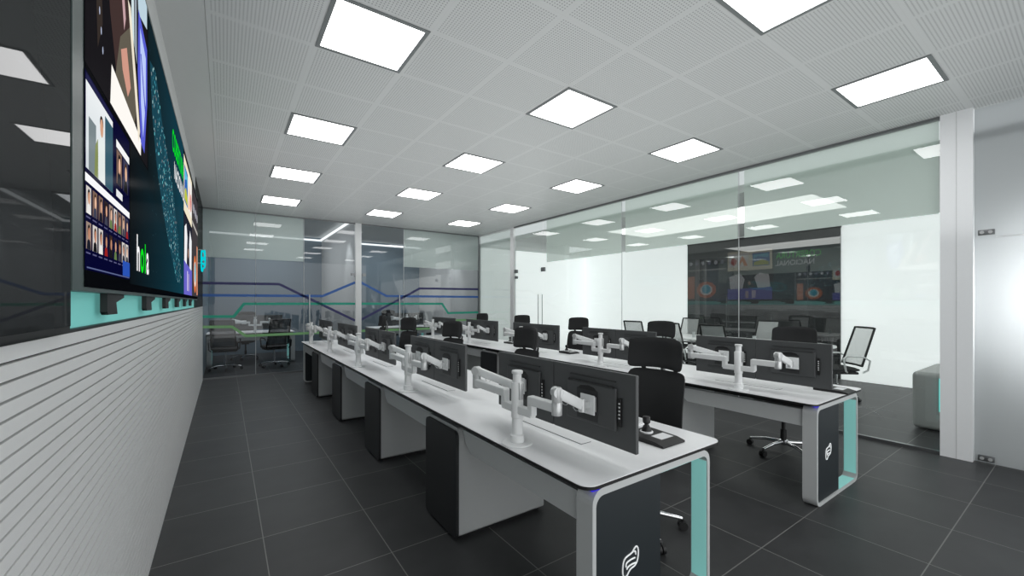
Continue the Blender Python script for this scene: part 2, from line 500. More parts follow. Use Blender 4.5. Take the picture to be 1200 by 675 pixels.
FB = 2.29   # lower edge of the frosted band
def stripe(parent, name, pts, mat, wd=0.05, y=BY - 0.006):
    b = MB(); up = []; dn = []
    for i, p in enumerate(pts):
        p = Vector(p)
        d1 = (p - Vector(pts[i - 1])).normalized() if i > 0 else None
        d2 = (Vector(pts[i + 1]) - p).normalized() if i < len(pts) - 1 else None
        d = ((d1 or d2) + (d2 or d1)).normalized()
        nrm = Vector((-d.y, d.x)); k = wd / 2 / max(0.5, nrm.dot(Vector((-(d2 or d1).y, (d2 or d1).x))))
        up.append(p + nrm * k); dn.append(p - nrm * k)
    vs = [(q.x, y, q.y) for q in up] + [(q.x, y, q.y) for q in dn]; n = len(pts)
    b.add(vs, [(i, i + 1, n + i + 1, n + i) for i in range(n - 1)], mat)
    return b.build(name, parent)

w1 = structure(empty('window_1', (0, 0, 0)))
pane_y(w1, WX, 0.50, 0.03, CZ, M['back_glass']); pane_y(w1, 0.51, 1.355, 0.03, CZ, M['back_glass'])
MB().box((0.500, BY - 0.006, 0.03), (0.510, BY + 0.006, CZ), M['frosted_white']).build('joint', w1)
pane_y(w1, WX, 1.352, FB, CZ - 0.02, M['frosted_back'], 'frosted_film', BY + 0.008)
MB().box((WX, BY - 0.02, 0.0), (1.36, BY + 0.02, 0.03), M['metal_grey']).build('bottom_rail', w1)
MB().box((WX, BY - 0.02, CZ - 0.025), (2.39, BY + 0.02, CZ - 0.001), M['metal_grey']).build('top_rail', w1)
stripe(w1, 'purple_stripe', [(WX, 1.80), (0.907, 1.81), (2.39, 1.035)], M['purple'])
stripe(w1, 'blue_stripe', [(WX, 1.574), (1.72, 1.575), (2.39, 1.885)], M['blue'])
stripe(w1, 'teal_stripe', [(WX, 1.178), (0.147, 1.17), (0.312, 1.412), (2.39, 1.41)], M['teal'])
stripe(w1, 'green_stripe', [(WX, 0.985), (0.12, 0.974), (0.34, 0.79), (2.39, 0.80)], M['green'])

def handle_y(parent, x, z0=0.62, z1=1.61):
    MB().tube([(x, BY - 0.05, z0), (x, BY - 0.05, z1)], 0.012, M['steel'], 10).build('handle', parent)
d1 = structure(empty('door_1'))
pane_y(d1, 1.365, 2.385, 0.01, CZ - 0.03, M['back_glass'])
MB().box((1.355, BY - 0.006, 0.01), (1.365, BY + 0.006, CZ - 0.03), M['frosted_white']).build('edge', d1)
handle_y(d1, 1.46)
MB().box((2.30, BY - 0.02, 2.03), (2.375, BY + 0.02, 2.09), M['metal_grey']).build('hinge', d1)
structure(MB().box((2.39, BY - 0.05, 0), (2.515, BY + 0.06, CZ - 0.001), M['white_metal']).build('trim_5'))
d2 = structure(empty('door_2'))
pane_y(d2, 2.52, 3.50, 0.01, CZ - 0.03, M['back_glass'])
MB().box((3.50, BY - 0.006, 0.01), (3.51, BY + 0.006, CZ - 0.03), M['frosted_white']).build('edge', d2)
handle_y(d2, 3.39)
MB().box((2.55, BY - 0.02, 2.03), (2.625, BY + 0.02, 2.09), M['metal_grey']).build('hinge', d2)
w2 = structure(empty('window_2'))
pane_y(w2, 3.515, GX - 0.03, 0.03, CZ, M['back_glass'])
pane_y(w2, 3.515, GX - 0.03, FB, CZ - 0.02, M['frosted_back'], 'frosted_film', BY + 0.008)
MB().box((3.51, BY - 0.02, 0), (GX - 0.03, BY + 0.02, 0.03), M['metal_grey']).build('bottom_rail', w2)
MB().box((2.515, BY - 0.02, CZ - 0.025), (GX - 0.03, BY + 0.02, CZ - 0.001), M['metal_grey']).build('top_rail', w2)
stripe(w2, 'purple_stripe', [(2.515, 1.05), (3.912, 1.78), (5.55, 1.788)], M['purple'])
stripe(w2, 'blue_stripe', [(2.515, 1.888), (3.096, 1.587), (5.55, 1.584)], M['blue'])
stripe(w2, 'teal_stripe', [(2.515, 1.409), (4.502, 1.404), (4.668, 1.168), (5.55, 1.174)], M['teal'])
stripe(w2, 'green_stripe', [(2.515, 0.80), (4.56, 0.79), (4.78, 0.98), (5.55, 0.98)], M['green'])
structure(MB().box((GX - 0.03, BY - 0.025, 0), (GX + 0.01, BY + 0.025, CZ - 0.001), M['metal_grey']).build('trim_6'))

# long side: frosted bay, glass door, three panes with a frosted band, end column, frosted panel
w3 = structure(empty('window_3'))
pane_x(w3, 8.05, BY - 0.03, 0.03, CZ - 0.02, M['glass'])
pane_x(w3, 8.05, BY - 0.03, 0.03, CZ - 0.03, M['frosted_full'], 'frosted_film', GX + 0.008)
structure(MB().box((GX - 0.035, 7.92, 0), (GX + 0.035, 8.05, CZ - 0.001), M['white_metal']).build('trim_7'))
d3 = structure(empty('door_3'))
pane_x(d3, 6.865, 7.915, 0.012, CZ - 0.03, M['glass'])
for yy in (6.96,):
    for xx in (-0.055, 0.055):
        MB().tube([(GX + xx, yy, 0.55), (GX + xx, yy, 1.62)], 0.012, M['steel'], 10).build('handle', d3)
MB().box((GX - 0.02, 6.80, 2.10), (GX + 0.02, 6.92, 2.19), M['metal_grey']).build('hinge', d3)
MB().box((GX - 0.02, 7.80, 2.12), (GX + 0.02, 7.91, 2.20), M['metal_grey']).build('hinge', d3)
MB().box((GX - 0.02, 7.80, 1.99), (GX + 0.02, 7.88, 2.05), M['metal_grey']).build('latch', d3)
MB().box((GX - 0.02, 7.83, 0.0), (GX + 0.02, 7.91, 0.05), M['metal_grey']).build('floor_pivot', d3)
for k, (ya, yb, nm) in enumerate(((4.735, 6.855, 'window_4'), (2.775, 4.725, 'window_5'), (0.895, 2.765, 'window_6'))):
    wn = structure(empty(nm))
    pane_x(wn, ya, yb, 0.03, CZ - 0.02, M['glass'])
    fa = ya + 0.012; fb = yb - (0.10 if nm == 'window_4' else 0.06)
    pane_x(wn, fa, fb, FB, CZ - 0.03, M['frosted'], 'frosted_film', GX + 0.008)
    MB().box((GX - 0.004, ya - 0.008, 0.03), (GX + 0.004, ya - 0.001, CZ - 0.02), M['frosted_white']).build('joint', wn)
    MB().box((GX - 0.02, ya, 0), (GX + 0.02, yb, 0.03), M['metal_grey']).build('bottom_rail', wn)
structure(MB().box((GX - 0.03, 0.895, CZ - 0.028), (GX + 0.03, 7.915, CZ - 0.001), M['metal_grey']).build('trim_8'))
structure(MB().box((GX - 0.03, 8.055, CZ - 0.028), (GX + 0.03, BY - 0.03, CZ - 0.001), M['white_metal']).build('trim_9'))
structure(MB().box((5.545, 0.683, 0), (5.66, 0.892, CZ), M['column']).box((5.543, 0.783, 0), (5.546, 0.786, CZ), M['wall']).build('column'))
w7 = structure(empty('window_7'))
MB().box((GX - 0.004, Y0, 0.012), (GX + 0.004, 0.678, CZ - 0.012), M['frosted_white']).build('frosted_pane', w7)
for z in (0.052, 2.069):
    f = MB()
    f.box((GX - 0.03, 0.555, z - 0.024), (GX - 0.004, 0.655, z + 0.024), M['metal_grey'], 0.004)
    for dy in (0.58, 0.63):
        f.tube([(GX - 0.036, dy, z), (GX - 0.028, dy, z)], 0.014, M['steel'], 14)
    f.build('patch_fitting', w7)
MB().box((GX - 0.006, Y0, 2.02), (GX - 0.0045, 0.55, 2.028), M['white_metal']).build('joint', w7)

# ------------------------------------------------------------------ ceiling lights
def make_light():
    r = empty('ceiling_light')
    MB().ring([(-.295, -.295), (.295, -.295), (.295, .295), (-.295, .295)], [(-.268, -.268), (.268, -.268), (.268, .268), (-.268, .268)], 'z', -0.006, -0.001, M['fixture']).build('frame', r)
    MB().quad((-.268, -.268, -.003), (-.268, .268, -.003), (.268, .268, -.003), (.268, -.268, -.003), M['lens']).build('diffuser', r)
    return r
proto = make_light(); first = True
colname = ['line along the video wall', 'middle line', 'line along the glass side wall']
for i, x in enumerate((0.805, 2.605, 4.405)):
    for j, y in enumerate((8.2, 6.4, 4.6, 2.8, 1.0)):
        if j == 4 and i == 0: continue
        o = proto if first else copy_tree(proto); first = False
        o.location = (x, y, CZ)
        tag(o, 'square ceiling light, %s from the back glass in the %s' % (ORD[j], colname[i]), 'ceiling light', 'square lights in the perforated ceiling')
sp = empty('ceiling_light', (0, 0, 2.9))
tag(sp, 'long bright rectangular light panel in the ceiling of the side room', 'ceiling light')
MB().ring([(6.42, 2.2), (7.83, 2.2), (7.83, 5.92), (6.42, 5.92)], [(6.46, 2.24), (7.79, 2.24), (7.79, 5.88), (6.46, 5.88)], 'z', -0.008, -0.001, M['white_metal']).build('frame', sp)
MB().quad((6.46, 2.24, -.004), (6.46, 5.88, -.004), (7.79, 5.88, -.004), (7.79, 2.24, -.004), M['side_lens']).build('diffuser', sp)

# ------------------------------------------------------------------ the ribbon mark used on desks and wall
def ribbon(name, parent, w, h, rad, mat, place):
    px = [[(255, 248), (278, 264), (290, 315), (287, 385), (268, 445), (232, 478), (180, 488), (150, 510), (120, 545), (92, 555), (66, 532), (54, 480), (58, 400), (75, 345), (105, 320), (160, 308), (200, 295), (226, 265), (255, 248)],
          [(104, 440), (106, 402), (130, 386), (180, 378), (240, 380)],
          [(112, 472), (135, 450), (190, 442), (252, 448)],
          [(222, 300), (245, 304), (251, 344)]]
    b = MB()
    for L in px:
        pts = [Vector(((u - 172) / 236, (400 - v) / 307)) for u, v in L]
        closed = L[0] == L[-1]
        sm = []
        n = len(pts)
        for i in range(n - 1):
            p0 = pts[i - 1] if i > 0 else (pts[n - 2] if closed else pts[0])
            p3 = pts[i + 2] if i + 2 < n else (pts[1] if closed else pts[-1])
            p1, p2 = pts[i], pts[i + 1]
            for k in range(4):
                t = k / 4
                sm.append(0.5 * ((2 * p1) + (p2 - p0) * t + (2 * p0 - 5 * p1 + 4 * p2 - p3) * t * t + (3 * p1 - p0 - 3 * p2 + p3) * t ** 3))
        sm.append(pts[-1])
        b.tube([place(q.x * w, q.y * h) for q in sm], rad, mat, 8)
    return b.build(name, parent)

# ------------------------------------------------------------------ video wall
VX = -0.308; VY0, VY1, VZ0, VZ1 = 1.548, 7.24, 1.476, 2.90
vw = empty('video_wall', (VX, VY0, VZ0))
tag(vw, 'long wall-mounted video wall showing news pages, map and green lettering', 'video wall')
def L3(y, z, dx=0.0): return (dx, y - VY0, z - VZ0)
MB().box((-0.042, 1.466 - VY0, 0), (-0.002, VY1 - VY0, VZ1 - VZ0), M['screen_rim']).build('frame', vw)
class Paint:
    """flat picture painted as coloured polygons lying on the screen"""
    def __init__(s): s.v = []; s.f = []; s.c = []
    def poly(s, pts, rgb, d=0.0):
        o = len(s.v); s.v += [L3(y, z, d) for y, z in pts]; s.f.append(tuple(range(o, o + len(pts))))
        c = lin(rgb) if not isinstance(rgb[0], tuple) else None
        s.c.append([c] * len(pts) if c else [lin(k) for k in rgb]); return s
    def rect(s, y0, z0, y1, z1, rgb, d=0.0, top=None):
        if top: return s.poly([(y0, z0), (y1, z0), (y1, z1), (y0, z1)], (tuple(rgb), tuple(rgb), tuple(top), tuple(top)), d)
        return s.poly([(y0, z0), (y1, z0), (y1, z1), (y0, z1)], rgb, d)
    def disc(s, y, z, ry, rz, rgb, d=0.0, n=14):
        return s.poly([(y + ry * math.cos(2 * math.pi * k / n), z + rz * math.sin(2 * math.pi * k / n)) for k in range(n)], rgb, d)
    def build(s, name, parent):
        me = bpy.data.meshes.new(name); me.from_pydata(s.v, [], s.f)
        a = me.color_attributes.new('Col', 'FLOAT_COLOR', 'CORNER'); i = 0
        for p in s.c:
            for c in p: a.data[i].color = c; i += 1
        me.materials.append(M['picture']); me.update()
        o = bpy.data.objects.new(name, me); col.objects.link(o); o.parent = parent
        return o
rnd = random.Random(3)
def portrait(P, y, z, w, h, d, k=None):
    bgc = rnd.choice([(24, 22, 50), (120, 96, 84), (60, 60, 84), (150, 130, 120), (206, 200, 196), (40, 30, 34)])
    skin = rnd.choice([(212, 160, 132), (190, 134, 108), (226, 180, 152)])
    hair = rnd.choice([(36, 24, 20), (70, 46, 30), (20, 18, 20)])
    cloth = rnd.choice([(230, 228, 226), (24, 26, 40), (150, 30, 30), (96, 120, 70), (60, 62, 80), (20, 20, 24)])
    P.rect(y, z, y + w, z + h, bgc, d)
    P.poly([(y + .08 * w, z), (y + .92 * w, z), (y + .8 * w, z + .3 * h), (y + .58 * w, z + .38 * h), (y + .42 * w, z + .38 * h), (y + .2 * w, z + .3 * h)], cloth, d + .0003)
    P.disc(y + .5 * w, z + .66 * h, .27 * w, .26 * h, hair, d + .0006)
    P.disc(y + .5 * w, z + .58 * h, .21 * w, .23 * h, skin, d + .0009)

sc = empty('screen'); sc.parent = vw
bgp = Paint(); bgp.rect(VY0 + .02, VZ0 + .012, VY1, VZ1 - .03, (4, 5, 8), 0.0); bgp.build('backing_picture', sc)
# news page with a large photograph and two rows of portraits
P = Paint(); D = 0.0006
P.rect(1.565, 1.535, 2.195, 2.075, (2, 2, 44), D)
P.rect(1.572, 1.812, 1.90, 2.05, (206, 214, 218), D + .0004, (232, 236, 238))
P.rect(1.60, 1.812, 1.68, 1.96, (120, 132, 136), D + .0006)
P.rect(1.79, 1.812, 1.90, 2.03, (52, 88, 104), D + .0006)
P.poly([(1.70, 1.812), (1.79, 1.812), (1.785, 1.93), (1.76, 1.95), (1.73, 1.95), (1.705, 1.92)], (224, 230, 228), D + .0008)
P.poly([(1.66, 1.812), (1.71, 1.812), (1.70, 1.93), (1.67, 1.90)], (128, 138, 84), D + .0008)
P.disc(1.745, 1.975, .02, .028, (208, 158, 130), D + .001); P.disc(1.745, 1.99, .022, .022, (40, 26, 22), D + .0009)
P.poly([(1.572, 2.052), (1.90, 2.052), (1.90, 2.07), (1.572, 2.07)], (30, 30, 70), D + .0004)
P.rect(1.955, 1.985, 2.19, 2.012, (240, 240, 240), D + .0004)
portrait(P, 1.96, 1.86, .09, .12, D + .0004); portrait(P, 2.075, 1.86, .09, .12, D + .0004)
P.rect(1.955, 1.815, 2.06, 1.84, (226, 228, 230), D + .0004)
P.rect(1.565, 1.775, 2.195, 1.798, (244, 244, 246), D + .0005)
for k in range(9):
    y = 1.575 + k * .068
    portrait(P, y, 1.69, .052, .075, D + .0004); portrait(P, y, 1.592, .052, .075, D + .0004)
    P.rect(y, 1.678, y + .045, 1.682, (90, 90, 130), D + .0004); P.rect(y, 1.58, y + .045, 1.584, (90, 90, 130), D + .0004)
P.rect(2.06, 1.545, 2.195, 1.60, (40, 80, 176), D + .0012)
P.rect(1.58, 1.540, 2.19, 1.544, (90, 100, 140), D + .0008)
P.build('news_page_picture', sc)
# talk table picture
P = Paint()
P.rect(1.565, 2.095, 2.66, 2.872, (22, 20, 24), D)
P.poly([(1.62, 2.87), (1.70, 2.87), (1.76, 2.30), (1.70, 2.20)], (52, 44, 40), D + .0004)
P.poly([(1.72, 2.87), (2.02, 2.87), (2.22, 2.50), (2.20, 2.22), (2.02, 2.14), (1.86, 2.40)], (64, 48, 46), D + .0005)
P.poly([(1.90, 2.14), (2.30, 2.14), (2.38, 2.36), (2.24, 2.56), (2.02, 2.40)], (96, 90, 78), D + .0007)
P.poly([(2.03, 2.36), (2.14, 2.42), (2.22, 2.30), (2.16, 2.24), (2.06, 2.30)], (206, 150, 132), D + .0009)
P.poly([(1.92, 2.86), (1.98, 2.86), (2.12, 2.52), (2.09, 2.46)], (196, 160, 164), D + .0009)
P.poly([(1.86, 2.10), (2.46, 2.10), (2.47, 2.17), (1.88, 2.235)], (250, 246, 240), D + .0010)
P.poly([(2.16, 2.62), (2.22, 2.62), (2.44, 2.20), (2.40, 2.14)], (236, 226, 206), D + .0011)
P.poly([(2.22, 2.87), (2.28, 2.87), (2.30, 2.50), (2.24, 2.55)], (206, 222, 226), D + .0010)
P.poly([(2.30, 2.87), (2.35, 2.87), (2.36, 2.46), (2.31, 2.50)], (150, 160, 170), D + .0011)
P.poly([(2.36, 2.87), (2.64, 2.87), (2.64, 2.76), (2.40, 2.70)], (186, 208, 220), D + .0010)
P.poly([(2.40, 2.72), (2.64, 2.66), (2.645, 2.40), (2.56, 2.14), (2.46, 2.16), (2.38, 2.44)], (86, 92, 206), D + .0012)
P.poly([(2.44, 2.66), (2.60, 2.60), (2.60, 2.40), (2.52, 2.20), (2.46, 2.34)], (184, 200, 246), D + .0014)
P.poly([(2.45, 2.55), (2.47, 2.56), (2.60, 2.34), (2.585, 2.31)], (70, 76, 190), D + .0016)
for k in range(5):
    P.disc(1.68 + .02 * k, 2.42 - .05 * k, .006, .012, (180, 190, 214), D + .0009)
P.build('talk_table_picture', sc)
# dark map full of glowing points
P = Paint()
P.poly([(2.21, 1.52), (4.83, 1.52), (4.83, 2.86), (2.68, 2.86), (2.68, 2.09), (2.21, 2.09)], ((10, 16, 20), (14, 60, 74), (14, 62, 78), (14, 30, 36), (10, 20, 24), (8, 12, 16)), D)
shape = [(2.74, 2.66), (2.95, 2.70), (3.25, 2.52), (3.55, 2.40), (3.85, 2.28), (4.20, 2.02), (4.42, 1.80), (4.60, 1.66), (4.40, 1.60), (4.10, 1.62), (3.85, 1.74), (3.55, 1.86), (3.25, 2.02), (3.0, 2.2), (2.82, 2.42)]
P.poly(shape, (22, 66, 80), D + .0004)
def inside(y, z):
    c = False
    for i in range(len(shape)):
        a, b = shape[i], shape[i - 1]
        if (a[1] > z) != (b[1] > z) and y < (b[0] - a[0]) * (z - a[1]) / (b[1] - a[1]) + a[0]: c = not c
    return c
pts = []
while len(pts) < 420:
    y, z = rnd.uniform(2.7, 4.65), rnd.uniform(1.55, 2.72)
    if inside(y, z): pts.append((y, z))
for i, (y, z) in enumerate(pts):
    r = rnd.choice([.004, .005, .007, .010])
    P.disc(y, z, r, r, rnd.choice([(120, 220, 226), (70, 170, 190), (190, 232, 232), (60, 140, 160), (150, 150, 150)]), D + .0012, 8)
    q = min((p for p in pts if p != (y, z)), key=lambda p: (p[0] - y) ** 2 + (p[1] - z) ** 2 + rnd.uniform(0, .01))
    P.poly([(y, z + .0015), (q[0], q[1] + .0015), (q[0], q[1] - .0015), (y, z - .0015)], (58, 120, 134), D + .0008)
for k in range(60):
    y, z = rnd.uniform(2.3, 4.8), rnd.uniform(1.55, 2.8)
    if z > 2.08 and y < 2.72: continue
    P.disc(y, z, .005, .005, (40, 70, 80), D + .0008, 6)
P.build('map_picture', sc)
# weather panels, studio desk and strip beyond
P = Paint()
P.rect(4.86, 2.30, 6.0, 2.82, (236, 226, 200), D)
P.rect(4.92, 2.40, 5.34, 2.74, (44, 96, 176), D + .0004); P.poly([(4.94, 2.42), (5.32, 2.42), (5.30, 2.50), (5.1, 2.56), (4.95, 2.50)], (190, 196, 60), D + .0008)
P.poly([(4.95, 2.6), (5.2, 2.66), (5.32, 2.58), (5.3, 2.70), (4.96, 2.72)], (90, 190, 220), D + .0008)
P.rect(5.44, 2.40, 5.96, 2.76, (238, 236, 234), D + .0004)
P.poly([(5.46, 2.42), (5.72, 2.42), (5.60, 2.70)], (236, 128, 20), D + .0008); P.poly([(5.55, 2.42), (5.68, 2.42), (5.61, 2.56)], (240, 236, 230), D + .0010)
P.disc(5.83, 2.55, .08, .10, (200, 40, 30), D + .0008)
P.rect(4.86, 1.52, 6.0, 2.28, (30, 32, 46), D)
P.poly([(4.86, 1.52), (6.0, 1.52), (6.0, 1.80), (4.86, 1.84)], (102, 98, 196), D + .0004)
P.poly([(4.90, 1.84), (5.20, 1.82), (5.30, 2.10), (5.16, 2.22), (4.94, 2.16)], (238, 238, 240), D + .0006)
P.poly([(5.60, 1.81), (5.92, 1.80), (5.96, 2.14), (5.66, 2.22), (5.54, 2.06)], (232, 234, 238), D + .0006)
P.rect(5.26, 1.56, 5.36, 1.76, (214, 206, 232), D + .0008); P.rect(5.44, 1.56, 5.52, 1.74, (196, 180, 190), D + .0008)
P.disc(5.42, 1.93, .07, .10, (40, 34, 36), D + .0008); P.disc(5.42, 1.95, .035, .05, (206, 154, 128), D + .0010)
P.rect(6.02, 1.52, VY1 - .01, 2.82, (62, 58, 62), D)
P.disc(6.62, 1.80, .30, .24, (214, 116, 66), D + .0004); P.disc(6.62, 1.80, .19, .16, (240, 236, 228), D + .0006); P.disc(6.62, 1.82, .13, .13, (52, 176, 204), D + .0008)
P.rect(6.05, 2.36, 7.2, 2.40, (180, 176, 170), D + .0006)
for k in range(6): P.disc(6.15 + .19 * k, 2.58, .05, .06, (230, 232, 238) if k % 2 else (150, 150, 170), D + .0006)
P.rect(6.98, 1.54, 7.2, 2.2, (226, 150, 120), D + .0010)
P.build('studio_picture', sc)
def letters(text, y, z, size, rgb, name, parent, sx=1.0):
    cu = bpy.data.curves.new(name, 'FONT'); cu.body = text; cu.size = size; cu.align_x = 'LEFT'
    cu.offset = 0.004 * size / .2
    t = bpy.data.objects.new(name, cu); col.objects.link(t)
    dg = bpy.context.evaluated_depsgraph_get()
    me = bpy.data.meshes.new_from_object(t.evaluated_get(dg))
    bpy.data.objects.remove(t)
    for v in me.vertices:
        x0, y0 = v.co.x * sx, v.co.y
        v.co = Vector(L3(y + x0, z + y0, 0.0036))
    me.materials.clear(); me.materials.append(emis('letters_' + name, rgb, 1.05))
    o = bpy.data.objects.new(name, me); col.objects.link(o); o.parent = parent
    return o
letters('COBERTURA', 3.80, 2.545, 0.22, (6, 226, 26), 'green_heading', sc, 0.76)
letters('NACIONAL', 3.93, 2.365, 0.18, (232, 236, 238), 'white_heading', sc, 0.92)
letters('h', 2.335, 1.585, 0.215, (245, 246, 246), 'white_letter', sc, 0.85)
letters('o', 2.435, 1.585, 0.215, (10, 226, 30), 'green_letter', sc, 0.85)
letters('1', 2.535, 1.585, 0.190, (10, 226, 30), 'green_letter', sc, 0.75)
letters('a', 2.605, 1.585, 0.205, (245, 246, 246), 'white_letter', sc, 0.85)
for (ya, yb) in ((1.90, 2.06), (2.74, 2.93), (3.56, 3.75), (4.38, 4.57), (5.2, 5.39), (6.02, 6.21)):
    b = MB()
    b.prism([(ya - VY0, 0.0), (ya - VY0, -0.062), (ya + .02 - VY0, -0.072), (yb - VY0, -0.072), (yb - .02 - VY0, -0.03), (yb + .12 - VY0, -.012), (yb + .12 - VY0, 0.0)], 'x', -0.03, -0.012, M['black'])
    b.build('bracket', vw)

em = empty('wall_emblem', (WX + 0.0005, 8.35, 2.13))
tag(em, 'cyan illuminated ribbon-shaped emblem on the dark wall past the video wall', 'emblem')
ribbon('emblem_ribbon', em, 1.5, 0.42, 0.010, M['cyan_sign'], lambda a, b: (0.05, a, b))
for a, b in ((-.35, .125), (.55, .1), (-.6, -.1)):
    MB().tube([(0.0, a, b), (0.05, a, b)], 0.008, M['steel'], 8).build('standoff', em)

# ------------------------------------------------------------------ desks
T = 0.733
DW = 0.975
STN = [0.569 + 1.51 * k for k in range(5)]      # pole positions along a desk
DL = 7.18
def end_frame(root, y0, y1, front, W=0.83, x0=0.035, half=0.42):
    """loop leg: rounded ring, dark panel with the mark in it, lit lining beside the panel"""
    fr = MB().ring(rrect(x0, 0.0, x0 + W, 0.713, 0.06), rrect(x0 + .02, 0.022, x0 + W - .02, 0.683, 0.042), 'y', y0, y1, M['desk_grey']).build('end_frame', root)
    a, b = y0 + .006, y1 - .006
    MB().box((x0 + .0205, a + .004, .0225), (x0 + .0205 + half, b - .004, .6825), M['navy']).build('dark_panel', fr)
    xa, xb = x0 + .022 + half, x0 + W - .0215
    ln = MB()
    ln.box((xb - .003, a, .055), (xb, b, .65), M['teal_light']).box((xa, a, .0235), (xb - .04, b, .0265), M['teal_light']).box((xa, a, .678), (xb - .04, b, .6815), M['teal_light'])
    ln.build('lit_lining', fr)
    s = -1 if front else 1
    yy = (a + .004) if front else (b - .004)
    ribbon('ribbon_mark', fr, 0.10, 0.105, 0.0032, M['white_mark'], lambda p, q: (x0 + .24 - s * p, yy + s * .001, .352 + q) if not front else (x0 + .235 + p, yy - .001, .352 + q))
    return fr
def make_desk(length=DL, stations=STN, label=None, peds=True):
    root = empty('workbench')
    out = rrect(0, 0, DW, length, 0.055, 8)
    MB().prism(out, 'z', T - .003, T, M['top']).build('desktop', root)
    MB().prism(out, 'z', T - .017, T - .003, M['black']).build('edge_band', root)
    MB().box((.06, .10, .687), (DW - .12, length - .10, T - .017), M['dark_gap']).build('under_channel', root)
    end_frame(root, .005, .095, True); end_frame(root, length - .095, length - .005, False)
    ap = MB()
    if peds:
        cuts = [.096] + sum(([s + .755 - .225, s + .755 + .225] for s in stations[:-1]), []) + [length - .096]
    else:
        cuts = [.096, length - .096]
    for a, b in zip(cuts[::2], cuts[1::2]):
        k1 = 0.10 if a > .2 else 0.0; k2 = 0.10 if b < length - .2 else 0.0
        ap.prism([(a, .675), (a + k1 * .4, .60), (a + k1, .555), (b - k2, .555), (b - k2 * .4, .60), (b, .675)], 'x', .05, .07, M['desk_grey'])
    ap.build('apron', root)
    MB().box((.035, .006, T - .024), (.075, .03, T - .0175), M['blue_led']).build('corner_light', root)
    for s in stations:
        fl = MB()
        fl.box((.33, s - .20, T), (.40, s + .33, T + .0012), M['black'])
        fl.box((.333, s - .197, T + .0012), (.397, s + .327, T + .003), M['top'])
        fl.build('cable_flap', root)
    return root
def make_cabinet():
    r = empty('pedestal_cabinet')
    b = MB(); b.prism(rrect(-.218, 0.02, .218, .682, .02), 'x', .02, .685, M['cab_grey']); b.build('body', r)
    f = MB(); f.prism(rrect(-.228, 0.018, .228, .662, .035), 'x', 0.0, .019, M['cab_front']); f.build('front_panel', r)
    MB().box((.05, -.19, 0), (.65, .19, .02), M['black']).build('plinth', r)
    return r
DX = [1.137, 3.365]; DY = [1.131, 1.146]
dlab = ['long white workbench beside the video wall, dark emblem panel in its end frame', 'long white workbench beside the glass side wall, behind the other bench']
rowname = ['bench by video wall', 'bench by glass side wall']
desk = make_desk()
cab = make_cabinet(); cfirst = True
desks = []
for d in range(2):
    o = desk if d == 0 else copy_tree(desk)
    o.location = (DX[d], DY[d], 0); tag(o, dlab[d], 'desk', 'control room workbenches'); desks.append(o)
    for k in range(4):
        c = cab if cfirst else copy_tree(cab); cfirst = False
        c.location = (DX[d] + .005, DY[d] + STN[k] + .755, 0)
        tag(c, 'dark-fronted pedestal cabinet, %s from emblem end under %s' % (ORD[k], rowname[d]), 'cabinet', 'pedestal cabinets under the workbenches')

# ------------------------------------------------------------------ monitors, arms, keypads
MW, MH = 0.532, 0.335
def make_monitor():
    """screen faces +x; origin at the middle of the lower edge"""
    r = empty('monitor')
    MB().box((0.0, -MW / 2 + .001, 0), (.020, MW / 2 - .001, MH), M['monitor'], .004).build('housing', r)
    MB().box((.0202, -MW / 2 + .008, .012), (.0222, MW / 2 - .008, MH - .008), M['monitor_screen']).build('screen', r)
    b = MB()
    b.box((-.014, -.165, .075), (.002, .15, .265), M['monitor'], .006)
    b.box((-.0152, -.150, .262), (.0, .14, .268), M['monitor_dark'])
    rc = b.build('rear_cover', r)
    MB().box((-.0150, -.06, .090), (-.0139, .075, .235), M['monitor_dark']).build('mount_recess', rc)
    MB().prism([(-.055, .232), (.07, .232), (.05, .248), (.0, .254), (-.035, .248)], 'x', -.0156, -.0139, M['black']).build('carry_slot', rc)
    MB().box((-.006, -.155, .290), (.0005, .135, .2945), M['monitor_dark']).build('vent_line', r)
    s = MB(); s.box((-.010, -.192, .10), (.001, -.176, .225), M['black'], .002)
    for k in range(5): s.box((-.0112, -.188, .135 + .016 * k), (-.0095, -.180, .1415 + .016 * k), M['silver'])
    s.build('button_strip', r)
    return r
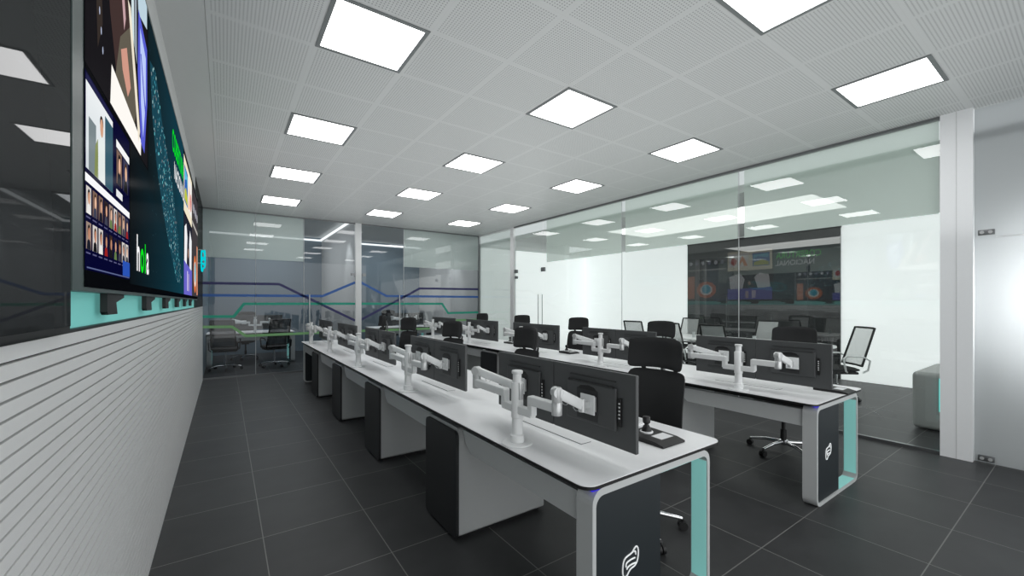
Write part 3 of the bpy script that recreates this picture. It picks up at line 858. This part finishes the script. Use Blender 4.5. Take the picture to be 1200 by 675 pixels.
def make_arm():
    """origin on the desk under the pole; arms lie along y, monitors on the +x side"""
    r = empty('monitor_stand')
    MB().lathe([(.076, .0005), (.078, .002), (.078, .006), (.073, .009), (.040, .010)], M['silver'], n=32).build('base_disc', r)
    p = MB()
    p.lathe([(.036, .008), (.036, .045), (.029, .05), (.027, .13), (.027, .22), (.0225, .225), (.0225, .345), (.021, .352)], M['silver'])
    p.build('pole', r)
    MB().lathe([(.0235, .352), (.0275, .353), (.0285, .357), (.0285, .366), (.025, .369)], M['white_metal']).build('pole_cap', r)
    MB().lathe([(.0275, .13), (.031, .134), (.031, .305), (.0275, .31)], M['silver']).box((-.012, -.038, .225), (.012, -.024, .31), M['steel'], .003).build('sleeve', r)
    def side(s, e, tip, tz):
        a = MB()
        a.beam((0, 0, .175), (.005, s * .125, .175), .036, .04, M['silver'])
        a.beam((.005, s * .115, .165), (.005, s * .115, .255), .036, .034, M['silver'])
        a.build('lower_block', r)
        b = MB(); b.beam((.005, s * .10, .238), (.012, s * e, .238), .040, .044, M['silver'], .006).build('forearm', r)
        c = MB(); c.lathe([(.023, .205), (.024, .208), (.024, .262), (.0225, .264), (.0235, .267), (.0235, .325), (.019, .330)], M['steel'], c=(.012, s * e)).build('elbow', r)
        u = MB()
        p0 = Vector((.012, s * e, .308)); p1 = Vector((.135, tip, tz))
        dr = (p1 - p0).normalized()
        u.beam(p0 + dr * .01, p1, .032, .046, M['silver'], .008)
        u.tube([p0 + Vector((0, 0, 0)) + dr.cross(Vector((0, 0, 1))) * .024, p0 - dr.cross(Vector((0, 0, 1))) * .024], .024, M['steel'], 16)
        for f in (.3, .75):
            q = p0.lerp(p1, f); pts = []
            for k in range(9):
                t = math.pi * k / 8
                pts.append(q + dr * (.018 * math.cos(t)) + Vector((0, 0, -.020 - .020 * math.sin(t))))
            u.tube(pts, .0018, M['chrome'], 6)
        u.build('upper_link', r)
        h = MB()
        h.tube([(.135, tip, tz - .03), (.135, tip, tz + .03)], .017, M['steel'], 14)
        h.beam((.135, tip, tz), (.168, tip, tz), .03, .03, M['steel'], .003)
        h.build('tilt_joint', r)
        v = MB(); v.box((.166, tip - .045, tz - .045), (.172, tip + .045, tz + .045), M['silver'], .002)
        v.box((.172, tip - .034, tz - .034), (.1925, tip + .034, tz + .034), M['steel'], .002)
        v.build('mount_plate', r)
    side(-1, .290, -.325, .24)
    side(1, .430, .212, .24)
    return r
def make_keypad():
    r = empty('control_keypad')
    b = MB(); b.prism([(.115, .0005), (-.115, .0005), (-.115, .010), (-.07, .020), (.115, .026)], 'x', -.09, .09, M['plastic'])
    b.build('base', r)
    MB().add([(-.03, .0, .0229), (.07, .0, .0229), (.07, -.064, .0208), (-.03, -.064, .0208)], [(0, 3, 2, 1)], M['paper']).build('label_plate', r)
    j = MB(); j.lathe([(.032, .022), (.034, .025), (.034, .030), (.030, .033)], M['paper'], c=(.0, .05))
    j.lathe([(.027, .033), (.024, .044), (.015, .060), (.011, .064), (.010, .069), (.018, .075), (.020, .080), (.020, .104), (.017, .108)], M['plastic'], c=(.0, .05), n=18)
    j.build('joystick', r)
    return r
def make_keyboard():
    r = empty('keyboard')
    MB().box((-.075, -.21, 0.0008), (.075, .21, .014), M['paper'], .005).build('case', r)
    k = MB()
    for i in range(5):
        for q in range(14):
            k.box((-.062 + i * .025, -.198 + q * .0285, .0135), (-.040 + i * .025, -.172 + q * .0285, .018), M['white_metal'])
    k.build('key_field', r)
    return r
mon = make_monitor(); arm = make_arm(); kp = make_keypad(); kb = make_keyboard()
used = {}
def use(o):
    if o.name in used: return copy_tree(o)
    used[o.name] = 1; return o
MX = 0.273
for d in range(2):
    for k, s in enumerate(STN):
        X, Yp = DX[d], DY[d] + s
        px = X + (.079 if d == 0 else .088)
        a = use(arm); a.location = (px, Yp, T)
        tag(a, 'silver twin monitor stand, %s from the emblem end, %s' % (ORD[k], rowname[d]), 'monitor stand', 'twin monitor stands on the workbenches')
        for side, dy, tz in (('near side', -.325, .24), ('far side', .212, .24)):
            m = use(mon); m.location = (px + .2095, Yp - .036 + (-.2675 if dy < 0 else .2675), .80)
            tag(m, 'charcoal monitor on %s of %s stand from emblem end, %s' % (side, ORD[k], rowname[d]), 'monitor', 'monitors on the workbenches')

def place_keypad(d, k, dx, dy, rz=0):
    o = use(kp); o.location = (DX[d] + dx, DY[d] + STN[k] + dy, T); o.rotation_euler = (0, 0, rz)
    tag(o, 'black joystick keypad, %s station from emblem end, %s' % (ORD[k], rowname[d]), 'keypad', 'joystick keypads on the workbenches')
for d, k, dx, dy in ((0, 0, .70, -.36), (1, 0, .66, -.47), (1, 2, .60, -.44), (1, 3, .72, -.37)):
    place_keypad(d, k, dx, dy)
for d, k in ((0, 0), (1, 0)):
    o = use(kb); o.location = (DX[d] + .84, DY[d] + STN[k] + (.03 if d == 0 else -.02), T)
    tag(o, 'white keyboard behind the monitors by the joystick keypad, %s' % rowname[d], 'keyboard', 'white keyboards')

# ------------------------------------------------------------------ chairs
def make_chair():
    """task chair facing -x, origin on the floor under its column"""
    r = empty('office_chair')
    s = MB(); s.pad(.47, .47, .07, M['fabric'], lambda y, z: (z, y, 0))
    s.v = [(v[2] if False else v[0], v[1], v[2]) for v in s.v]
    s2 = MB()
    def seatfn(y, z): return (0, y, z)
    # seat: pad built upright then laid flat
    tmp = MB(); tmp.pad(.47, .46, .075, M['fabric'], lambda y, z: (0.0, y, z), pw=5)
    vs = [(v[2] - .01, v[1], .470 - v[0] + (-.02 * max(0, (-v[2] - .12) / .1) ** 2)) for v in tmp.v]
    tmp.v = vs; tmp.build('seat', r)
    MB().box((-.10, -.08, .385), (.16, .08, .432), M['plastic'], .01).build('mechanism', r)
    bk = MB()
    def backfn(y, z):
        lean = (z + .20) * .14
        return (.235 + lean - .05 * (abs(y) / .21) ** 2 - .025 * math.cos(z / .2 * 1.2) + .02, y, .78 + z)
    bk.pad(.425, .40, .045, M['fabric'], backfn, pw=9); bk.build('backrest', r)
    hd = MB()
    def headfn(y, z):
        return (.285 + .10 * z - .075 * (abs(y) / .20) ** 2 + .02 * math.cos(z * 12), y * (1 - .25 * max(0, z)), 1.10 + z - .012 * (abs(y) / .2) ** 2)
    hd.pad(.40, .205, .038, M['fabric'], headfn, pw=8); hd.build('headrest', r)
    sp = MB()
    sp.tube([(.10, 0, .40), (.24, 0, .43), (.315, 0, .56), (.345, 0, .78), (.345, 0, 1.02), (.325, 0, 1.10)], [.022, .024, .022, .018, .015, .012], M['spine'], 12)
    sp.build('spine', r)
    for q in (-1, 1):
        b = MB(); b.beam((.30, q * .105, .955), (.29, q * .135, 1.015), .012, .028, M['plastic'], .003); b.build('headrest_post', r)
    MB().lathe([(.026, .11), (.026, .22), (.017, .225), (.017, .39)], M['plastic'], n=16).build('gas_column', r)
    MB().lathe([(.036, .075), (.040, .085), (.038, .12), (.030, .125)], M['chrome'], n=18).build('hub', r)
    for k in range(5):
        t = R(72 * k + 25); c, q = math.cos(t), math.sin(t)
        l = MB(); l.tube([(.03 * c, .03 * q, .098), (.15 * c, .15 * q, .098), (.29 * c, .29 * q, .070)], [.020, .016, .012], M['chrome'], 10); leg = l.build('base_leg', r)
        w = MB(); cx, cy = .295 * c, .295 * q
        for o in (-.013, .013):
            w.tube([(cx - q * (o - .009), cy + c * (o - .009), .028), (cx - q * (o + .009), cy + c * (o + .009), .028)], .028, M['plastic'], 16)
        w.tube([(cx, cy, .03), (cx, cy, .068)], .007, M['plastic'], 8)
        w.build('caster', leg)
    return r
chair = make_chair()
crot = [[6, -4, 10, 14, -8], [0, 4, 8, 12, 6]]
for d in range(2):
    for k in range(5):
        o = use(chair)
        o.location = (DX[d] + 1.035 + (.03 if d else 0), DY[d] + STN[k] + .03 + (.03 if d else 0), 0)
        o.rotation_euler = (0, 0, R(crot[d][k]))
        tag(o, 'black headrest office chair, %s from emblem end, %s' % (ORD[k], rowname[d]), 'office chair', 'black office chairs at the workbenches')

def make_mesh_chair(name, back, frame, label, meshmat):
    r = empty(name)
    tmp = MB(); tmp.pad(.48, .46, .06, M['fabric'], lambda y, z: (0.0, y, z), pw=5)
    tmp.v = [(v[2] - .01, v[1], .455 - v[0]) for v in tmp.v]; tmp.build('seat', r)
    def bf(y, z):
        return (.24 + (z + .27) * .32 - .03 * (abs(y) / .22) ** 2, y * (1 - .12 * z), .78 + z)
    m = MB(); N_ = 10; vs = []; fs = []
    for j in range(N_ + 1):
        for i in range(N_ + 1):
            vs.append(bf(-.205 + .41 * i / N_, -.26 + .54 * j / N_))
    for j in range(N_):
        for i in range(N_):
            a = j * (N_ + 1) + i; fs.append((a, a + 1, a + N_ + 2, a + N_ + 1))
    m.add(vs, fs, meshmat, True); m.build('backrest', r)
    fr = MB(); ring = []
    for k in range(11): ring.append(bf(-.21 + .042 * k, -.265))
    for k in range(1, 11): ring.append(bf(.21, -.265 + .055 * k))
    for k in range(1, 11): ring.append(bf(.21 - .042 * k, .285))
    for k in range(1, 11): ring.append(bf(-.21, .285 - .055 * k))
    fr.tube(ring, .015, frame, 8); fr.build('back_frame', r)
    for q in (-1, 1):
        a = MB()
        a.tube([(.22, q * .22, .42), (.27, q * .25, .46), (.30, q * .25, .60), (.20, q * .26, .655), (-.02, q * .26, .66), (-.06, q * .26, .62), (-.02, q * .25, .44), (.02, q * .21, .42)], .013, M['silver'] if meshmat is M['mesh_white'] else M['plastic'], 8)
        a.build('armrest', r)
    MB().box((-.12, -.21, .39), (.18, .21, .425), M['plastic'], .01).build('mechanism', r)
    MB().lathe([(.026, .10), (.026, .22), (.017, .225), (.017, .40)], M['chrome'], n=16).build('gas_column', r)
    for k in range(5):
        t = R(72 * k + 10); c, q = math.cos(t), math.sin(t)
        l = MB(); l.tube([(.0, .0, .10), (.15 * c, .15 * q, .095), (.29 * c, .29 * q, .070)], [.022, .016, .012], M['chrome'], 10); leg = l.build('base_leg', r)
        w = MB(); cx, cy = .295 * c, .295 * q
        w.tube([(cx - q * -.02, cy + c * -.02, .028), (cx - q * .02, cy + c * .02, .028)], .028, M['plastic'], 16)
        w.tube([(cx, cy, .03), (cx, cy, .068)], .007, M['plastic'], 8)
        w.build('caster', leg)
    return r

# ------------------------------------------------------------------ side room
tv = empty('dark_display', (SX, 4.38, 0.0))
tag(tv, 'large dark switched-off display panel standing against the white side-room wall', 'display')
MB().box((-.05, -1.55, .004), (-.012, 1.555, 2.86), M['tv']).build('glass_face', tv)
MB().box((-.012, -1.53, .004), (-.001, 1.53, 2.84), M['black']).build('back_box', tv)
MB().box((-.052, -1.56, 2.845), (-.012, 1.565, 2.885), M['black']).build('top_trim', tv)
tb = empty('conference_table', (7.95, 4.75, 0))
tag(tb, 'long white conference table with rounded end behind the glass side wall', 'table')
pts = []
for k in range(25):
    a = R(180 + 180 * k / 24); pts.append((.55 * math.cos(a), -1.75 + .55 * math.sin(a)))
for k in range(25):
    a = R(180 * k / 24); pts.append((.55 * math.cos(a), 1.75 + .55 * math.sin(a)))
MB().prism(pts, 'z', .71, .735, M['top']).build('tabletop', tb)
for y in (-1.3, 1.3):
    MB().lathe([(.34, 0), (.34, .015), (.06, .03), (.05, .69), (.15, .709)], M['steel'], c=(0, y)).build('pedestal', tb)
bt = None
for i, (x, y) in enumerate(((7.75, 2.95), (7.7, 3.55), (7.82, 4.15), (7.78, 4.75))):
    if bt is None:
        bt = empty('drinking_glass'); MB().lathe([(.022, 0), (.026, .01), (.03, .11), (.028, .112)], M['frosted_white'], n=14).build('cup', bt); o = bt
    else: o = copy_tree(bt)
    o.location = (x, y, .735)
    tag(o, 'small pale drinking glass, %s along the white conference table from the open chair' % ORD[i], 'glass', 'glasses on the conference table')
mc = make_mesh_chair('mesh_chair', None, M['plastic'], '', M['mesh_white'])
spots = [(7.58, 2.32, 318, 'white mesh office chair at the rounded end of the conference table'),
         (7.05, 3.75, 180, 'white mesh office chair at glass-wall side of conference table, first from its open end'),
         (7.02, 4.5, 176, 'white mesh office chair, second along the glass-wall side of the conference table'),
         (7.05, 5.4, 184, 'white mesh office chair, third along the glass-wall side of the conference table'),
         (8.62, 5.55, 2, 'white mesh office chair at the far end of the display side of conference table'),
         (8.6, 3.9, -4, 'white mesh office chair in front of the dark display, middle of the table')]
for i, (x, y, a, lab) in enumerate(spots):
    o = mc if i == 0 else copy_tree(mc)
    o.location = (x, y, 0); o.rotation_euler = (0, 0, R(a))
    tag(o, lab.replace('closest to', 'next to'), 'office chair', 'mesh chairs round the conference table')
bn = empty('bench', (6.49, 0.62, 0))
tag(bn, 'pale grey block bench with rounded edges and teal light strip behind the column', 'bench')
MB().box((0, -.9, .012), (1.1, .655, .655), M['bench'], .05, 4).build('body', bn)
MB().box((-.012, .41, .234), (.001, .428, .6), M['teal_line']).build('light_strip', bn)
MB().box((.08, -.82, 0), (1.02, .57, .04), M['black']).build('plinth', bn)

# ------------------------------------------------------------------ back rooms
bd = make_desk(1.75, [0.80], peds=False)
bd.location = (1.42, 11.28, 0); bd.rotation_euler = (0, 0, R(90))
tag(bd, 'short white desk with teal-lit end frame behind the back glass, next to video wall', 'desk', 'desks behind the back glass')
bd2 = copy_tree(bd); bd2.location = (5.1, 11.28, 0)
tag(bd2, 'short white desk behind the back glass on the far side of the white post', 'desk', 'desks behind the back glass')
for i, bx in enumerate((1.42, 5.1)):
    where = ['short desk next to video wall', 'short desk past the white post'][i]
    a = copy_tree(arm); a.location = (bx - .83, 11.28 + .10, T); a.rotation_euler = (0, 0, R(90))
    tag(a, 'silver twin monitor stand on the %s behind back glass' % where, 'monitor stand', 'twin monitor stands behind the back glass')
    for q, nm in ((-.2675, 'teal-lit end'), (.2675, 'outer end')):
        m = copy_tree(mon); m.location = (bx - .83 + .054 - q, 11.28 + .10 + .2095, .80); m.rotation_euler = (0, 0, R(90))
        tag(m, 'charcoal monitor at %s of the %s' % (nm, where + ' beyond glass'), 'monitor', 'monitors behind the back glass')
    c = copy_tree(chair); c.location = (bx - .98, 12.42, 0); c.rotation_euler = (0, 0, R(82))
    tag(c, 'black headrest office chair behind the %s, beyond back glass' % where, 'office chair', 'chairs behind the back glass')
dc = make_mesh_chair('visitor_chair', None, M['plastic'], '', M['mesh_dark'])
for i, (x, y, a, lab) in enumerate(((.02, 10.75, 262, 'dark mesh visitor chair before the short desk, beside the slatted wall'),
                                    (.92, 10.72, 285, 'dark mesh visitor chair before the short desk, by its teal-lit end'))):
    o = dc if i == 0 else copy_tree(dc)
    o.location = (x, y, 0); o.rotation_euler = (0, 0, R(a))
    tag(o, lab, 'office chair', 'visitor chairs behind the back glass')

# ------------------------------------------------------------------ lights
def area(name, loc, rot, sx, sy, power, rgb=(255, 255, 255)):
    l = bpy.data.lights.new(name, 'AREA'); l.shape = 'RECTANGLE'; l.size = sx; l.size_y = sy
    l.energy = power; l.color = lin(rgb)[:3]
    o = bpy.data.objects.new(name, l); col.objects.link(o); o.location = loc; o.rotation_euler = rot
    return o
area('ceiling_fill', (2.7, 4.6, 2.0), (R(180), 0, 0), 5.2, 9.0, 74)  # added up-facing fill to brighten the ceiling, no such fixture in the room
area('back_room_fill', (1.0, 11.6, 3.35), (0, 0, 0), 1.6, 3.0, 60)  # unseen fill added to lift the back rooms
area('back_room_fill', (4.0, 11.6, 3.35), (0, 0, 0), 1.6, 3.0, 62)  # same added fill, beyond the partition
for x, y in ((2.25, 10.3), (5.3, 11.0)):
    l = bpy.data.lights.new('wall_washer', 'SPOT'); l.energy = 55; l.spot_size = R(60); l.spot_blend = 0.8; l.shadow_soft_size = .05
    o = bpy.data.objects.new('wall_washer', l); col.objects.link(o); o.location = (x - .25, y, 3.3); o.rotation_euler = (0, R(-16), 0)

def sun(name, d, power, ang):
    l = bpy.data.lights.new(name, 'SUN'); l.energy = power; l.angle = R(ang)
    o = bpy.data.objects.new(name, l); col.objects.link(o)
    o.rotation_euler = Vector(d).to_track_quat('-Z', 'Y').to_euler()
sun('fill_sun', (0.15, 1, -0.22), 0.85, 70)  # added fill through the open rear, for faces turned to the camera
sun('fill_sun', (-0.72, 0.66, -0.22), 1.15, 60)  # added fill for the slatted wall
area('frosted_pane_fill', (6.75, 0.0, 1.5), (0, R(90), 0), 0.5, 0.5, 17).data.spread = R(80)  # unseen fill added behind the frosted pane to brighten its middle
sun('fill_sun', (0.72, 0.66, -0.22), 0.5, 60)  # added fill for the column and other faces towards the video wall

w = bpy.data.worlds.new('World'); scn.world = w; w.use_nodes = True
bgn = w.node_tree.nodes['Background']; bgn.inputs[0].default_value = lin((214, 218, 220)); bgn.inputs[1].default_value = 1.0

# ------------------------------------------------------------------ camera
cd = bpy.data.cameras.new('Camera'); cam = bpy.data.objects.new('Camera', cd); col.objects.link(cam)
cd.sensor_width = 36; cd.lens = 36 * 484.0 / 1200.0
cd.shift_y = 16.5 / 1200.0
cam.location = (0, 0, 1.447); cam.rotation_euler = (R(90), 0, -math.atan2(337.0, 484.0))
cd.clip_start = 0.02; cd.clip_end = 100
scn.camera = cam
